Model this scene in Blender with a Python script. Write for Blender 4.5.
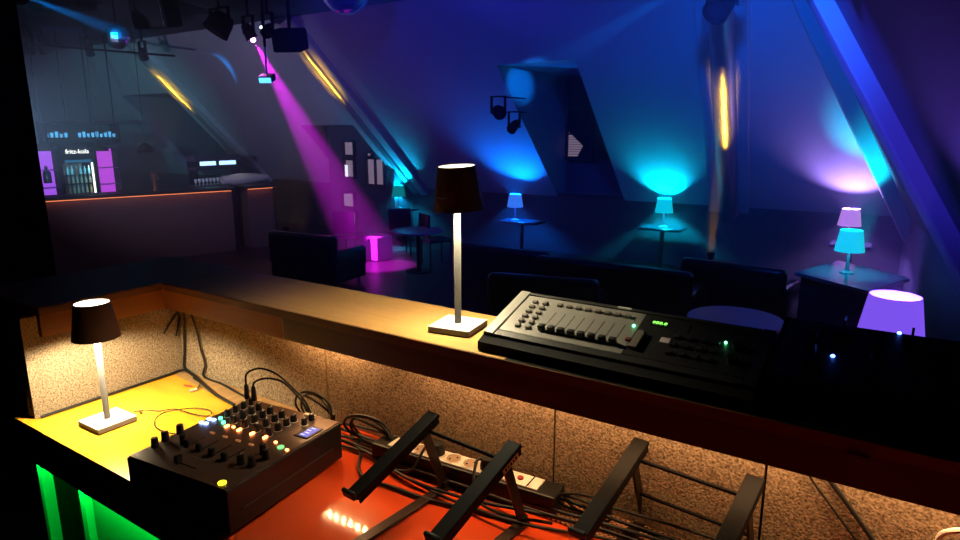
import bpy, bmesh, math, random
from mathutils import Vector, Matrix
random.seed(7)
PI = math.pi
C = bpy.context.scene.collection
for o in list(bpy.data.objects): bpy.data.objects.remove(o)
sc = bpy.context.scene

# ------------------------------------------------------------------ camera
H = 2.30                      # eye height above the club floor (booth platform is 0.65 up)
FPX, PITCH, ROLL, YAW = 635.0, 0.216, 0.002, 0.583
Fv = Vector((-math.sin(YAW)*math.cos(PITCH), math.cos(YAW)*math.cos(PITCH), -math.sin(PITCH)))
R0 = Vector((math.cos(YAW), math.sin(YAW), 0)); U0 = R0.cross(Fv)
Rv = math.cos(ROLL)*R0 - math.sin(ROLL)*U0
Uv = math.sin(ROLL)*R0 + math.cos(ROLL)*U0
EYE = Vector((0, 0, H))
cd = bpy.data.cameras.new('camera'); cam = bpy.data.objects.new('camera', cd); C.objects.link(cam)
cd.sensor_width = 36; cd.lens = FPX/960*36; cd.clip_start = 0.02; cd.clip_end = 100
M = Matrix((Rv, Uv, -Fv)).transposed().to_4x4(); M.translation = EYE
cam.matrix_world = M
sc.camera = cam
# world: almost no ambient light in a closed club
w = bpy.data.worlds.new('world'); sc.world = w; w.use_nodes = True
w.node_tree.nodes['Background'].inputs[0].default_value = (0.02, 0.03, 0.12, 1)
w.node_tree.nodes['Background'].inputs[1].default_value = 0.004
sc.view_settings.view_transform = 'Standard'; sc.view_settings.look = 'None'
sc.view_settings.exposure = 0.0; sc.view_settings.gamma = 1.0; sc.view_settings.use_curve_mapping = False
try:
    sc.cycles.volume_bounces = 0; sc.cycles.max_bounces = 6; sc.cycles.diffuse_bounces = 3
    sc.cycles.glossy_bounces = 3; sc.cycles.sample_clamp_indirect = 2.0; sc.cycles.use_denoising = True
    sc.cycles.caustics_reflective = False; sc.cycles.caustics_refractive = False
except Exception: pass

def ray(px, py): return (FPX*Fv + (px-480)*Rv - (py-270)*Uv)
def pz(px, py, z): d = ray(px, py); return EYE + d*((z-H)/d.z)
def pxx(px, py, x): d = ray(px, py); return EYE + d*(x/d.x)
def pyy(px, py, y): d = ray(px, py); return EYE + d*(y/d.y)
def pd(px, py, dep): return EYE + ray(px, py)*(dep/FPX)

# ------------------------------------------------------------------ room lights (flood lights of the club, plus added fills)
def spot(name, loc, target, col, power, size, blend=0.5, rad=0.03, parent=None):
    l = bpy.data.lights.new(name, 'SPOT'); l.color = col; l.energy = power
    l.spot_size = math.radians(size); l.spot_blend = blend; l.shadow_soft_size = rad
    o = bpy.data.objects.new(name, l); C.objects.link(o)
    loc = Vector(loc); o.location = loc
    o.rotation_euler = (Vector(target)-loc).to_track_quat('-Z', 'Y').to_euler()
    return o
def area(name, loc, target, col, power, sx, sy, spread=180):
    l = bpy.data.lights.new(name, 'AREA'); l.color = col; l.energy = power; l.shape = 'RECTANGLE'
    l.size = sx; l.size_y = sy; l.spread = math.radians(spread)
    o = bpy.data.objects.new(name, l); C.objects.link(o); loc = Vector(loc); o.location = loc
    o.rotation_euler = (Vector(target)-loc).to_track_quat('-Z', 'Y').to_euler()
    return o
def point(name, loc, col, power, rad=0.02):
    l = bpy.data.lights.new(name, 'POINT'); l.color = col; l.energy = power; l.shadow_soft_size = rad
    o = bpy.data.objects.new(name, l); C.objects.link(o); o.location = loc
    return o
# blue flood over the slanted ceiling, cooler towards the right, then the added fills
spot('blue_flood', (-4.2, 4.0, 3.75), (-6.2, 9.6, 2.3), (0.02, 0.03, 1.0), 330, 110, 1, 0.1)
spot('azure_flood', (-1.2, 4.6, 3.8), (-1.7, 9.6, 2.5), (0.0, 0.10, 1.0), 900, 76, 1, 0.1)
spot('violet_fill', (-3.4, 3.4, 3.6), (0.05, 7.0, 2.4), (0.05, 0.04, 1.0), 1500, 34, 1, 0.1)  # added fill aimed at the wide right rafter, no fixture there
spot('dim_fill', (-7.0, 2.1, 2.3), (-12.6, 9.0, 2.9), (0.42, 0.42, 0.80), 1100, 60, 1, 0.1)  # added unseen fill, lifts the slope beyond the bar
spot('teal_fill', (-8.2, 2.1, 2.3), (-15.9, 9.0, 2.6), (0.08, 0.55, 0.65), 2200, 32, 1, 0.1)  # added unseen fill, tints the far left end teal
# beams of the moving heads through the haze
MAG = pz(250, 33, 3.74)
def ahead(a, b, d): return Vector(a) + (Vector(b)-Vector(a)).normalized()*d
MAGT = pz(372, 255, 0.2)
spot('magenta_beam', ahead(MAG, MAGT, .16), MAGT, (0.9, 0.015, 0.95), 14000, 18, 0.6, 0.03)
BM1 = pd(12, -9, 6.2)
def slope_at(px, py):
    d = ray(px, py); n = Vector((0, 1, 1)); p0 = Vector((0, 10.94, 1.075)); return EYE + d*((p0-EYE).dot(n)/d.dot(n))
BT1 = slope_at(222, 72)
spot('blue_beam', ahead(BM1, BT1, .18), BT1, (0.0, 0.28, 1.0), 11000, 6, 1.0, 0.02)
BM2 = pd(700, -24, 4.5)
spot('azure_beam', ahead(BM2, pyy(528, 80, 9.0), .18), pyy(528, 80, 9.0), (0.0, 0.2, 1.0), 4000, 7, 0.8, 0.02)
BM3 = pxx(189, 168, -13.2)
spot('blue_up_beam', BM3, pxx(120, 90, -13.6), (0.05, 0.15, 1.0), 200, 20, 0.8, 0.02)
AMBER = []      # amber uplighters at the feet of the slanted beams, see below
# LED strip under the counter (warm) and the green light under the desk
area('under_counter_light', (-0.22, 1.128, 1.77), (-0.22, 1.0, 1.40), (1.0, 0.55, 0.24), 4.3, 1.5, 0.02)
for k in range(9): point('under_counter_led', (-1.355+k*.0275, 1.135, 1.766), (1.0, 0.55, 0.24), 0.24, .004)
area('green_light', (-1.66, 0.683, 1.366), (-1.66, 0.76, 1.15), (0.0, 1.0, 0.06), 1.8, 0.9, 0.006)

# ------------------------------------------------------------------ materials
MATS = {}
def mat(name, col, rough=0.6, metal=0.0, emit=None, es=0.0, noise=None, bump=0.0, spec=0.5, coat=0.0, trans=0.0, alpha=1.0):
    if name in MATS: return MATS[name]
    m = bpy.data.materials.new(name); m.use_nodes = True; MATS[name] = m
    nt = m.node_tree; b = nt.nodes['Principled BSDF']
    b.inputs['Base Color'].default_value = (*col, 1); b.inputs['Roughness'].default_value = rough
    b.inputs['Metallic'].default_value = metal; b.inputs['Specular IOR Level'].default_value = spec
    b.inputs['Coat Weight'].default_value = coat; b.inputs['Transmission Weight'].default_value = trans
    b.inputs['Alpha'].default_value = alpha
    if emit: b.inputs['Emission Color'].default_value = (*emit, 1); b.inputs['Emission Strength'].default_value = es
    if noise:
        sc_, col2, det, st = noise      # scale (3), second colour, detail, contrast
        tc = nt.nodes.new('ShaderNodeTexCoord'); mp = nt.nodes.new('ShaderNodeMapping'); mp.inputs['Scale'].default_value = sc_
        n = nt.nodes.new('ShaderNodeTexNoise'); n.inputs['Scale'].default_value = 1.0; n.inputs['Detail'].default_value = det
        rp = nt.nodes.new('ShaderNodeValToRGB'); rp.color_ramp.elements[0].position = 0.5-st; rp.color_ramp.elements[1].position = 0.5+st
        rp.color_ramp.elements[0].color = (*col, 1); rp.color_ramp.elements[1].color = (*col2, 1)
        nt.links.new(tc.outputs['Object'], mp.inputs[0]); nt.links.new(mp.outputs[0], n.inputs['Vector'])
        nt.links.new(n.outputs['Fac'], rp.inputs[0]); nt.links.new(rp.outputs[0], b.inputs['Base Color'])
        if bump:
            bp = nt.nodes.new('ShaderNodeBump'); bp.inputs['Strength'].default_value = bump; bp.inputs['Distance'].default_value = 0.004
            nt.links.new(n.outputs['Fac'], bp.inputs['Height']); nt.links.new(bp.outputs[0], b.inputs['Normal'])
    return m
def glow(name, col, s): return mat(name, (0.02, 0.02, 0.02), 0.5, emit=col, es=s)
desk_yellow = mat('lacquered wood', (0.88, 0.47, 0.03), 0.22, noise=((5, 28, 5), (0.76, 0.33, 0.02), 6, 0.35), coat=0.3)
desk_pale = mat('worn bare wood', (0.50, 0.30, 0.13), 0.5, noise=((60, 6, 5), (0.33, 0.18, 0.07), 5, 0.3))
desk_red = mat('red lacquered wood', (0.74, 0.085, 0.018), 0.09, noise=((4, 3, 4), (0.62, 0.055, 0.012), 5, 0.3), coat=0.0)
ledge_wood = mat('counter wood', (0.74, 0.42, 0.13), 0.42, noise=((3, 60, 60), (0.60, 0.32, 0.09), 6, 0.35))
fascia_wood = mat('fascia wood', (0.60, 0.25, 0.06), 0.35, noise=((4, 4, 40), (0.46, 0.17, 0.035), 5, 0.35))
dark_wood = mat('dark wood', (0.035, 0.018, 0.010), 0.45, noise=((3, 30, 30), (0.02, 0.010, 0.006), 4, 0.3))
carpet = mat('needle felt', (0.10, 0.065, 0.04), 0.95, noise=((230, 230, 230), (0.42, 0.31, 0.20), 3, 0.2), bump=0.6, spec=0.1)
black = mat('black plastic', (0.008, 0.008, 0.009), 0.42, spec=.4)
blackm = mat('black matte', (0.003, 0.003, 0.004), 0.8, spec=.2)
rubber = mat('black rubber', (0.007, 0.007, 0.007), 0.5, spec=.35)
black_metal = mat('black painted metal', (0.0035, 0.003, 0.003), 0.6, spec=0.12)
brown_metal = mat('brown shiny metal', (0.028, 0.016, 0.013), 0.3, metal=0.6)
lamp_white = mat('white lacquered metal', (0.85, 0.83, 0.80), 0.35)
lamp_brown = mat('dark brown lamp shade', (0.14, 0.085, 0.07), 0.6)
lamp_inner = mat('white shade lining', (0.9, 0.87, 0.8), 0.6)
warm_glow = glow('warm lamp diffuser', (1.0, 0.88, 0.62), 6.0)
chrome = mat('chrome', (0.6, 0.6, 0.62), 0.2, metal=1.0)
gold = mat('brass plug', (0.7, 0.5, 0.25), 0.3, metal=1.0)
grey_panel = mat('grey metal panel', (0.26, 0.25, 0.235), 0.45, metal=0.2)
dark_panel = mat('dark metal panel', (0.03, 0.03, 0.03), 0.45, metal=0.2)
mixer_panel = mat('mixer panel', (0.10, 0.055, 0.042), 0.32, metal=0.35)
grey_button = mat('grey rubber button', (0.14, 0.12, 0.10), 0.6)
white_plastic = mat('white plastic', (0.8, 0.76, 0.68), 0.4)
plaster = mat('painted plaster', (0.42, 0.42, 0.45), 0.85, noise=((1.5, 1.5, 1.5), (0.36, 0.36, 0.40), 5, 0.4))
plaster_d = mat('dark plaster', (0.10, 0.10, 0.13), 0.85)  # dark copy of the plaster, also carries the shade of dormer recesses
clad = mat('glossy beam cladding', (0.38, 0.38, 0.42), 0.38, metal=0.7)
panel_wood = mat('dark wall panelling', (0.05, 0.045, 0.05), 0.6)
ceil_m = mat('black ceiling', (0.018, 0.02, 0.026), 0.8)
floor_m = mat('dark wood floor', (0.03, 0.025, 0.028), 0.35, noise=((1, 12, 1), (0.018, 0.015, 0.017), 4, 0.3))
leather = mat('dark leather', (0.012, 0.012, 0.015), 0.28)
table_m = mat('glossy table top', (0.25, 0.26, 0.30), 0.18)
green_face = mat('pale painted board', (0.55, 0.60, 0.55), 0.6)
glass_d = mat('dark glass', (0.02, 0.02, 0.03), 0.08)

# ------------------------------------------------------------------ mesh helpers
class B:
    def __init__(s): s.bm = bmesh.new()
    def _add(s, verts, M=None):
        if M is not None: bmesh.ops.transform(s.bm, matrix=M, verts=verts)
    def box(s, c, d, M=None, bev=0.0, seg=2):
        r = bmesh.ops.create_cube(s.bm, size=1.0); v = r['verts']
        bmesh.ops.scale(s.bm, vec=Vector(d), verts=v); bmesh.ops.translate(s.bm, vec=Vector(c), verts=v)
        if bev > 0:
            es = list({e for x in v for e in x.link_edges})
            g = bmesh.ops.bevel(s.bm, geom=es, offset=bev, segments=seg, profile=0.5, affect='EDGES')
            v = list({x for f in g['faces'] for x in f.verts} | {x for x in v if x.is_valid})
        s._add(v, M); return s
    def lathe(s, prof, c=(0, 0, 0), n=32, M=None, cap=False):
        rings = []; vs = []
        for r, z in prof:
            ring = [s.bm.verts.new((c[0]+r*math.cos(2*PI*k/n), c[1]+r*math.sin(2*PI*k/n), c[2]+z)) for k in range(n)]
            rings.append(ring); vs += ring
        for a, b in zip(rings, rings[1:]):
            for k in range(n): s.bm.faces.new((a[k], a[(k+1) % n], b[(k+1) % n], b[k]))
        if cap:
            s.bm.faces.new(rings[0][::-1]); s.bm.faces.new(rings[-1])
        s._add(vs, M); return s
    def cyl(s, c, r, h, n=20, r2=None, M=None, bev=0):
        r2 = r if r2 is None else r2
        if bev: return s.lathe([(r-bev, 0), (r, bev), (r2, h-bev), (r2-bev, h)], c, n, M, True)
        return s.lathe([(r, 0), (r2, h)], c, n, M, True)
    def tube(s, pts, r, n=8, smooth=6, caps=True):
        P = [Vector(p) for p in pts]
        if smooth and len(P) > 2:
            Q = [2*P[0]-P[1]] + P + [2*P[-1]-P[-2]]; out = []
            for i in range(1, len(Q)-2):
                for k in range(smooth):
                    t = k/smooth; a, b, c, d = Q[i-1], Q[i], Q[i+1], Q[i+2]
                    out.append(0.5*((2*b)+(c-a)*t+(2*a-5*b+4*c-d)*t*t+(3*b-a-3*c+d)*t**3))
            out.append(P[-1]); P = out
        t0 = (P[1]-P[0]).normalized(); nrm = t0.orthogonal().normalized(); rings = []
        for i, p in enumerate(P):
            t = (P[min(i+1, len(P)-1)]-P[max(i-1, 0)])
            t = t.normalized() if t.length > 1e-9 else t0
            nrm = (nrm - t*nrm.dot(t)); nrm = nrm.normalized() if nrm.length > 1e-6 else t.orthogonal().normalized()
            bi = t.cross(nrm)
            rings.append([s.bm.verts.new(p + r*(math.cos(2*PI*k/n)*nrm + math.sin(2*PI*k/n)*bi)) for k in range(n)])
        for a, b in zip(rings, rings[1:]):
            for k in range(n): s.bm.faces.new((a[k], a[(k+1) % n], b[(k+1) % n], b[k]))
        if caps: s.bm.faces.new(rings[0][::-1]); s.bm.faces.new(rings[-1])
        return s
    def poly(s, pts): s.bm.faces.new([s.bm.verts.new(p) for p in pts]); return s
    def prism(s, pts, ax, a, b):
        """outline pts (2D) extruded along axis ax from a to b"""
        def mk(p, t):
            q = list(p); q.insert(ax, t); return q
        lo = [s.bm.verts.new(mk(p, a)) for p in pts]; hi = [s.bm.verts.new(mk(p, b)) for p in pts]
        n = len(pts)
        for k in range(n): s.bm.faces.new((lo[k], lo[(k+1) % n], hi[(k+1) % n], hi[k]))
        s.bm.faces.new(lo[::-1]); s.bm.faces.new(hi); return s
    def sphere(s, c, r, seg=20, sc_=(1, 1, 1)):
        g = bmesh.ops.create_uvsphere(s.bm, u_segments=seg, v_segments=seg//2, radius=r)
        bmesh.ops.scale(s.bm, vec=Vector(sc_), verts=g['verts']); bmesh.ops.translate(s.bm, vec=Vector(c), verts=g['verts']); return s
    def build(s, name, m, parent=None, smooth=False, loc=None, rotz=0):
        bmesh.ops.recalc_face_normals(s.bm, faces=s.bm.faces)
        me = bpy.data.meshes.new(name); s.bm.to_mesh(me); s.bm.free()
        me.materials.append(m)
        if smooth:
            for p in me.polygons: p.use_smooth = True
            try: me.set_sharp_from_angle(angle=math.radians(40))
            except Exception: pass
        o = bpy.data.objects.new(name, me); C.objects.link(o)
        if parent: o.parent = parent
        if loc is not None: o.location = loc
        if rotz: o.rotation_euler.z = rotz
        return o
def tag(o, label=None, cat=None, group=None, kind=None):
    if label: o['label'] = label
    if cat: o['category'] = cat
    if group: o['group'] = group
    if kind: o['kind'] = kind
    return o
def thing(name, label, cat, loc=(0, 0, 0), rz=0, group=None):
    o = bpy.data.objects.new(name, None); C.objects.link(o); o.location = loc; o.rotation_euler = (0, 0, rz)
    o.empty_display_size = 0.05
    return tag(o, label, cat, group)
def struct(b, name, m, parent=None, smooth=False):
    return tag(b.build(name, m, parent, smooth), kind='structure')
def dup(root, loc=None, rz=None, label=None):
    r = root.copy(); C.objects.link(r)
    if loc is not None: r.location = loc
    if rz is not None: r.rotation_euler.z = rz
    if label: r['label'] = label
    for ch in root.children:
        c = ch.copy(); C.objects.link(c); c.parent = r
        for g in ch.children:
            d = g.copy(); C.objects.link(d); d.parent = c
    return r
def plink(o, parent):            # parent a light, keeping its place
    o.parent = parent; bpy.context.view_layer.update()
    o.matrix_parent_inverse = parent.matrix_world.inverted()
def text(body, size, m, name, parent, loc, rot, ext=0.0, sx=1.0, align='CENTER'):
    cu = bpy.data.curves.new(name, 'FONT'); cu.body = body; cu.size = size; cu.extrude = ext
    cu.align_x = align; cu.align_y = 'CENTER'
    t = bpy.data.objects.new(name, cu); C.objects.link(t)
    bpy.context.view_layer.update()
    me = bpy.data.meshes.new_from_object(t.evaluated_get(bpy.context.evaluated_depsgraph_get()))
    bpy.data.objects.remove(t); me.name = name; me.materials.clear(); me.materials.append(m)
    o = bpy.data.objects.new(name, me); C.objects.link(o); o.parent = parent
    o.location = loc; o.rotation_euler = rot; o.scale = (sx, 1, 1)
    return o

# ================================================================== CLUB ROOM
YK, ZK, ZC = 10.94, 1.075, 4.2             # knee wall line, its top, flat ceiling
def slope_y(z): return YK - (z-ZK)          # 45 degree slant
XL, XR = -22.0, 1.6
struct(B().box(((XL+3)/2, 5.5, -0.05), (-XL+3+0.6, 12.6, 0.1)), 'floor', floor_m)
struct(B().box(((XL+XR+3)/2, 4.0, ZC+0.06), (XR-XL+4, 9.6, 0.1)), 'ceiling', ceil_m)
# dormers cut into the slant: x0, x1, header z, foot z, window wall y
D3a = pxx(118, 92, -17); 
def slope_at(px, py):
    d = ray(px, py); n = Vector((0, 1, 1)); p0 = Vector((0, YK, ZK)); return EYE + d*((p0-EYE).dot(n)/d.dot(n))
d1 = (slope_at(497, 66).x, slope_at(576, 62).x, slope_at(540, 62).z)
d2 = (slope_at(332, 150).x-0.35, max(slope_at(388, 178).x, pyy(391, 178, 10.25).x), 2.42)
d3 = (slope_at(118, 92).x, slope_at(180, 96).x, slope_at(150, 94).z)
print('dormers', d1, d2, d3, BM1, BM2, BM3)
DORM = sorted([(d3[0], d3[1], d3[2], ZK, 11.35), (d2[0], d2[1], d2[2], 0.02, 10.35), (d1[0], d1[1], d1[2], ZK+0.06, 11.3)])
# slope, one wall mesh
P1 = Vector((.18, 11.04, .95)); P2 = Vector((.7125, 6.875, .95)); P3 = Vector((-.73, 6.875, 3.45))     # the right hand slant
nB = (P2-P1).cross(P3-P1).normalized()
def onB(y, z):                              # x on the right slant
    return P1.x - (nB.y*(y-P1.y) + nB.z*(z-P1.z))/nB.x
b = B(); kb = B()
xs = XL
xend = 1.4
def strip(x0, x1, z0, z1, bb=b): bb.poly([(x0, slope_y(z0), z0), (x1, slope_y(z0), z0), (x1, slope_y(z1), z1), (x0, slope_y(z1), z1)])
for (x0, x1, zh, zf, yw) in DORM:
    strip(xs, x0, ZK, ZC); strip(x0, x1, zh, ZC)
    kb.box(((xs+x0)/2, YK+0.06, ZK/2), (x0-xs, 0.12, ZK))
    if zf > 0.5: kb.box(((x0+x1)/2, YK+0.06, zf/2), (x1-x0, 0.12, zf))
    xs = x1
x0 = xs; xh0, xh1 = onB(YK, ZK), onB(slope_y(ZC), ZC)
b.poly([(x0, YK, ZK), (xh0+0.02, YK, ZK), (xh1+0.02, slope_y(ZC), ZC), (x0, slope_y(ZC), ZC)])
kb.box(((xs+xh0)/2, YK+0.06, ZK/2), (xh0-xs, 0.12, ZK))
struct(b, 'ceiling_slope', plaster)
struct(kb, 'wall_back', panel_wood)
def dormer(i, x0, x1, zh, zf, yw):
    bb = B(); yh = slope_y(zh); yf = slope_y(max(zf, ZK)); pm = plaster if i == 3 else plaster_d  # recess shade of two dormers is put into the plaster colour
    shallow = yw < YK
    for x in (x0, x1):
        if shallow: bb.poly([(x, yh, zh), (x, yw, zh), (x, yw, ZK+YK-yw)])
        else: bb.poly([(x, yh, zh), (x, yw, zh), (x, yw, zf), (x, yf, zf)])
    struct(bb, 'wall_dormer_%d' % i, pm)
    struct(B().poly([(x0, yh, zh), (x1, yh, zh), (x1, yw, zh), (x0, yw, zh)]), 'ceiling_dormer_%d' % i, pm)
    if shallow: struct(B().box(((x0+x1)/2, (yw+YK)/2+.03, (zh+zf)/2), (x1-x0, YK-yw+.06, zh-zf)), 'wall_dormer_back_%d' % i, plaster_d)
    else:
        struct(B().poly([(x0, yf-.02, zf), (x1, yf-.02, zf), (x1, yw, zf), (x0, yw, zf)]), 'trim_%d' % i, plaster)
        struct(B().box(((x0+x1)/2, yw+0.08, (zh+zf)/2), (x1-x0+.4, 0.1, zh-zf+.3)), 'wall_dormer_back_%d' % i, plaster_d)
for i, d in enumerate(DORM): dormer(i+1, *d)
# right-hand slant with its hip
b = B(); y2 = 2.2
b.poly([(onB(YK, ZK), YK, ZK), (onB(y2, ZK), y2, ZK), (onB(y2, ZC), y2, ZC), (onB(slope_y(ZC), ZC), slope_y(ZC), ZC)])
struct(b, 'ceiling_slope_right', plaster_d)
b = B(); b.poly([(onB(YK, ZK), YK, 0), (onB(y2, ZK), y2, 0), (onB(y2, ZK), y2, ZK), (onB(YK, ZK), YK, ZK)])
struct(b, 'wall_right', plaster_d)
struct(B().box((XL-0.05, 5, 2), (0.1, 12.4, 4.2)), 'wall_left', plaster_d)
struct(B().box((-10, -0.75, 2), (26, 0.1, 4.2)), 'wall_front', blackm)

# rafters: clad beams along the slant
def rafter(xb, xt, wdt=0.30, th=0.14, pr_=.085, hot=None, zb=ZK-0.1, zt=ZC, ridge=True):
    p0 = Vector((xb, slope_y(zb), zb)); p1 = Vector((xt, slope_y(zt), zt))
    ax = (p1-p0).normalized(); nn = Vector((0, -1, -1)).normalized(); nn = (nn-ax*nn.dot(ax)).normalized(); sx = ax.cross(nn)
    L = (p1-p0).length; Mx = Matrix((sx, nn, ax)).transposed().to_4x4(); Mx.translation = p0
    struct(B().box((0, th/2-0.03, L/2), (wdt, th, L), Mx, 0.02), 'trim_rafter', plaster)
    struct(B().cyl((0, th-0.06, 0), pr_, L, 40, M=Mx), 'trim_rafter_pipe', clad, smooth=True)
    if hot:      # amber uplighter below the point where the streak shows
        P = p0 + ax*((slope_at(hot[0], hot[1]).z-p0.z)/ax.z)
        v = (EYE-P).normalized(); c_ = -v.dot(ax); lo, hi = -1.0, .9
        best = min(((abs(Vector((0, q, -math.sqrt(1-q*q))).dot(ax)-c_), q) for q in [x/200 for x in range(-120, 160)]))[1]
        dl = Vector((0, best, -math.sqrt(1-best*best))); t_ = (P.z-.55)/-dl.z; Lp_ = P+dl*t_
        Lp_.y = min(Lp_.y, YK-.25)
        al = area('amber_uplight', Lp_+Vector((0, 0, .1)), P, (1.0, .55, .03), 2.6, .05, .8, 11)
        zz = (Lp_-P).normalized(); yy = (ax-zz*ax.dot(zz)).normalized(); xx = yy.cross(zz)
        al.rotation_euler = Matrix((xx, yy, zz)).transposed().to_euler()
        tu = thing('uplighter', hot[2], 'uplighter', (Lp_.x, Lp_.y, 0), 0, 'amber uplighters at the beams')
        B().cyl((0, 0, 0), .10, .03, 24, bev=.005).build('foot_plate', black_metal, tu, True)
        B().cyl((0, 0, .03), .015, .48, 12).build('stem', black_metal, tu, True)
        B().lathe([(0, .50), (.03, .50), (.055, .62), (.05, .62), (.028, .52)], n=20).build('lamp_head', black_metal, tu, True)
rafter(slope_at(418, 188).x, slope_at(302, 42).x, .55, hot=(335, 72, 'small amber uplighter at the foot of the beam beside the teal lamp'))
rafter(slope_at(268, 182).x, slope_at(148, 58).x, .60, hot=(180, 86, 'small amber uplighter at the foot of the beam near the bar end'))
rafter(slope_at(728, 204).x, slope_at(727, 8).x, 0.62, .10, pr_=.16, hot=(725, 95, 'small amber uplighter at the foot of the wide column'))
def rafterB(y, zb=0.85, zt=ZC, wdt=0.34, th=0.16, name='trim_rafter_right', m=plaster, ytop=None, pipe=False):
    yt = y if ytop is None else ytop
    p0 = Vector((onB(y, zb), y, zb)); p1 = Vector((onB(yt, zt), yt, zt))
    ax = (p1-p0).normalized(); nn = nB if nB.z < 0 else -nB; nn = (nn-ax*nn.dot(ax)).normalized(); sx = ax.cross(nn)
    L = (p1-p0).length; Mx = Matrix((sx, nn, ax)).transposed().to_4x4(); Mx.translation = p0
    struct(B().box((0, th/2-0.02, L/2), (wdt, th, L), Mx, 0.02), name, m)
rafterB(6.9, wdt=0.60)
rafterB(YK-0.15, wdt=0.16, th=0.20, ytop=slope_y(ZC)-0.05)

hb_ = Vector((onB(YK-.2, 1.15), YK-.2, 1.15)); ht_ = Vector((onB(slope_y(2.2), 2.2), slope_y(2.2)-.1, 2.2))
spot('teal_hip_fill', hb_+Vector((-.40, -1.1, -.35)), ht_, (0, .55, .85), 500, 44, 1.0, .05)  # added spot without a fixture, lights the teal strip on the hip rafter
# windows in the dormers
def window(n, x0, x1, z0, z1, y, cols, rows, pane_m, slats=False):
    r = B(); t = 0.05
    r.box(((x0+x1)/2, y, z0), (x1-x0, .06, t)); r.box(((x0+x1)/2, y, z1), (x1-x0, .06, t))
    r.box((x0, y, (z0+z1)/2), (t, .06, z1-z0)); r.box((x1, y, (z0+z1)/2), (t, .06, z1-z0))
    for k in range(1, cols): r.box((x0+(x1-x0)*k/cols, y, (z0+z1)/2), (t*.8, .05, z1-z0))
    for k in range(1, rows): r.box(((x0+x1)/2, y, z0+(z1-z0)*k/rows), (x1-x0, .05, t*.8))
    if slats:
        k = z0+0.05
        while k < z1-0.03: r.box(((x0+x1)/2, y+0.01, k), (x1-x0, .03, .012)); k += 0.045
    f = struct(r, 'window_%d' % n, panel_wood)
    p = B().poly([(x0, y+.03, z0), (x1, y+.03, z0), (x1, y+.03, z1), (x0, y+.03, z1)]).build('pane', pane_m, f)
    return f
dim_pane = mat('pane with faint street light', (0.05, 0.05, 0.06), 0.1, emit=(0.45, 0.33, 0.50), es=0.5)
D = {round(d[0], 3): d for d in DORM}
dd = DORM[2]
w1a, w1b = pyy(545, 78, 11.2), pyy(604, 160, 11.2)
window(1, max(dd[0]+.04, w1a.x), min(dd[1]-.04, w1b.x+.25), w1b.z, dd[2]-.12, 11.2, 2, 3, glass_d, True)
la, lb = pyy(549, 129, 11.19), pyy(579, 157, 11.19)
struct(B().poly([(la.x, 11.215, lb.z), (lb.x-.05, 11.215, lb.z), (lb.x+.06, 11.215, (la.z*.4+lb.z*.6)), ((la.x+lb.x)/2+.05, 11.215, la.z-.02), (la.x, 11.215, la.z)]), 'window_1_lit_patch', dim_pane)
dd = DORM[1]
for k, (a, bb_, c_, d_, cc, rr) in enumerate([(343, 141, 354.5, 156, 1, 1), (344, 159, 355, 178, 1, 1), (342, 192, 355, 208, 1, 1), (352, 211, 357, 225, 1, 1), (366, 158, 385, 186, 2, 1), (366, 152, 372, 157, 1, 1)]):
    A_, B_ = pyy(a, bb_, 10.29), pyy(c_, d_, 10.29)
    window(2+k, A_.x, B_.x, B_.z, A_.z, 10.29, cc, rr, dim_pane)
gl = pyy(344, 165, 10.25); gl2 = pyy(347, 178, 10.25)
struct(B().box(((gl.x+gl2.x)/2, 10.28, (gl.z+gl2.z)/2), (gl2.x-gl.x, 0.01, gl.z-gl2.z)), 'window_3_glint', glow('white glint strip', (0.8, 0.85, 1), 1.6))  # slender white glint put in as an added glowing strip

# haze hanging in the club air
hz = B().prism([(1.85, .03), (YK-.03, .03), (YK-.03, ZK), (slope_y(ZC-.03)-.03, ZC-.03), (1.85, ZC-.03)], 0, -21.5, 0.15)
hm = bpy.data.materials.new('haze'); hm.use_nodes = True; nt = hm.node_tree; nt.nodes.clear()
ou = nt.nodes.new('ShaderNodeOutputMaterial'); vs = nt.nodes.new('ShaderNodeVolumeScatter')
vs.inputs['Color'].default_value = (0.9, 0.92, 1, 1); vs.inputs['Density'].default_value = 0.035; vs.inputs['Anisotropy'].default_value = 0.2
nt.links.new(vs.outputs[0], ou.inputs['Volume'])
ho = hz.build('haze', hm); tag(ho, 'thin haze from the fog machine filling the air of the club room', 'haze', kind='stuff')

# ------------------------------------------------------------------ coloured table lamps along the wall
def table_lamp(px, py, pz_base, colr, label, power, loc=None, shade_es=0.9, scale=1.0, lc=None):
    p = pz(px, py, pz_base) if loc is None else Vector(loc)
    t = thing('table_lamp', label, 'lamp', p, 0, 'coloured table lamps of the club')
    s = scale
    B().lathe([(.0, 0), (.075*s, 0), (.075*s, .012*s), (.03*s, .03*s), (.016*s, .06*s), (.024*s, .09*s), (.014*s, .13*s), (.02*s, .17*s), (.012*s, .21*s), (.012*s, .27*s)], n=20).build('lamp_stand', mat('pale lamp stand', (.5, .5, .52), .4), t, True)
    sm = mat('lit shade %.2f %.2f' % (colr[0], colr[1]), tuple(min(1, c*.6+.1) for c in colr), 0.8, emit=colr, es=shade_es)
    B().lathe([(.15*s, .25*s), (.112*s, .485*s), (.109*s, .485*s), (.147*s, .25*s)], n=36).build('lamp_shade', sm, t, True)
    B().lathe([(.0, .265*s), (.02*s, .265*s), (.03*s, .295*s), (.02*s, .320*s), (0, .325*s)], n=14).build('bulb', glow('bulb %.2f %.2f' % (colr[0], colr[1]), tuple(.5+.5*c for c in colr), 10), t, True)
    l = point('bulb_light', (p.x, p.y, p.z+.375*s), lc or colr, power*.5, .035)
    plink(l, t)
    return t, p
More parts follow.
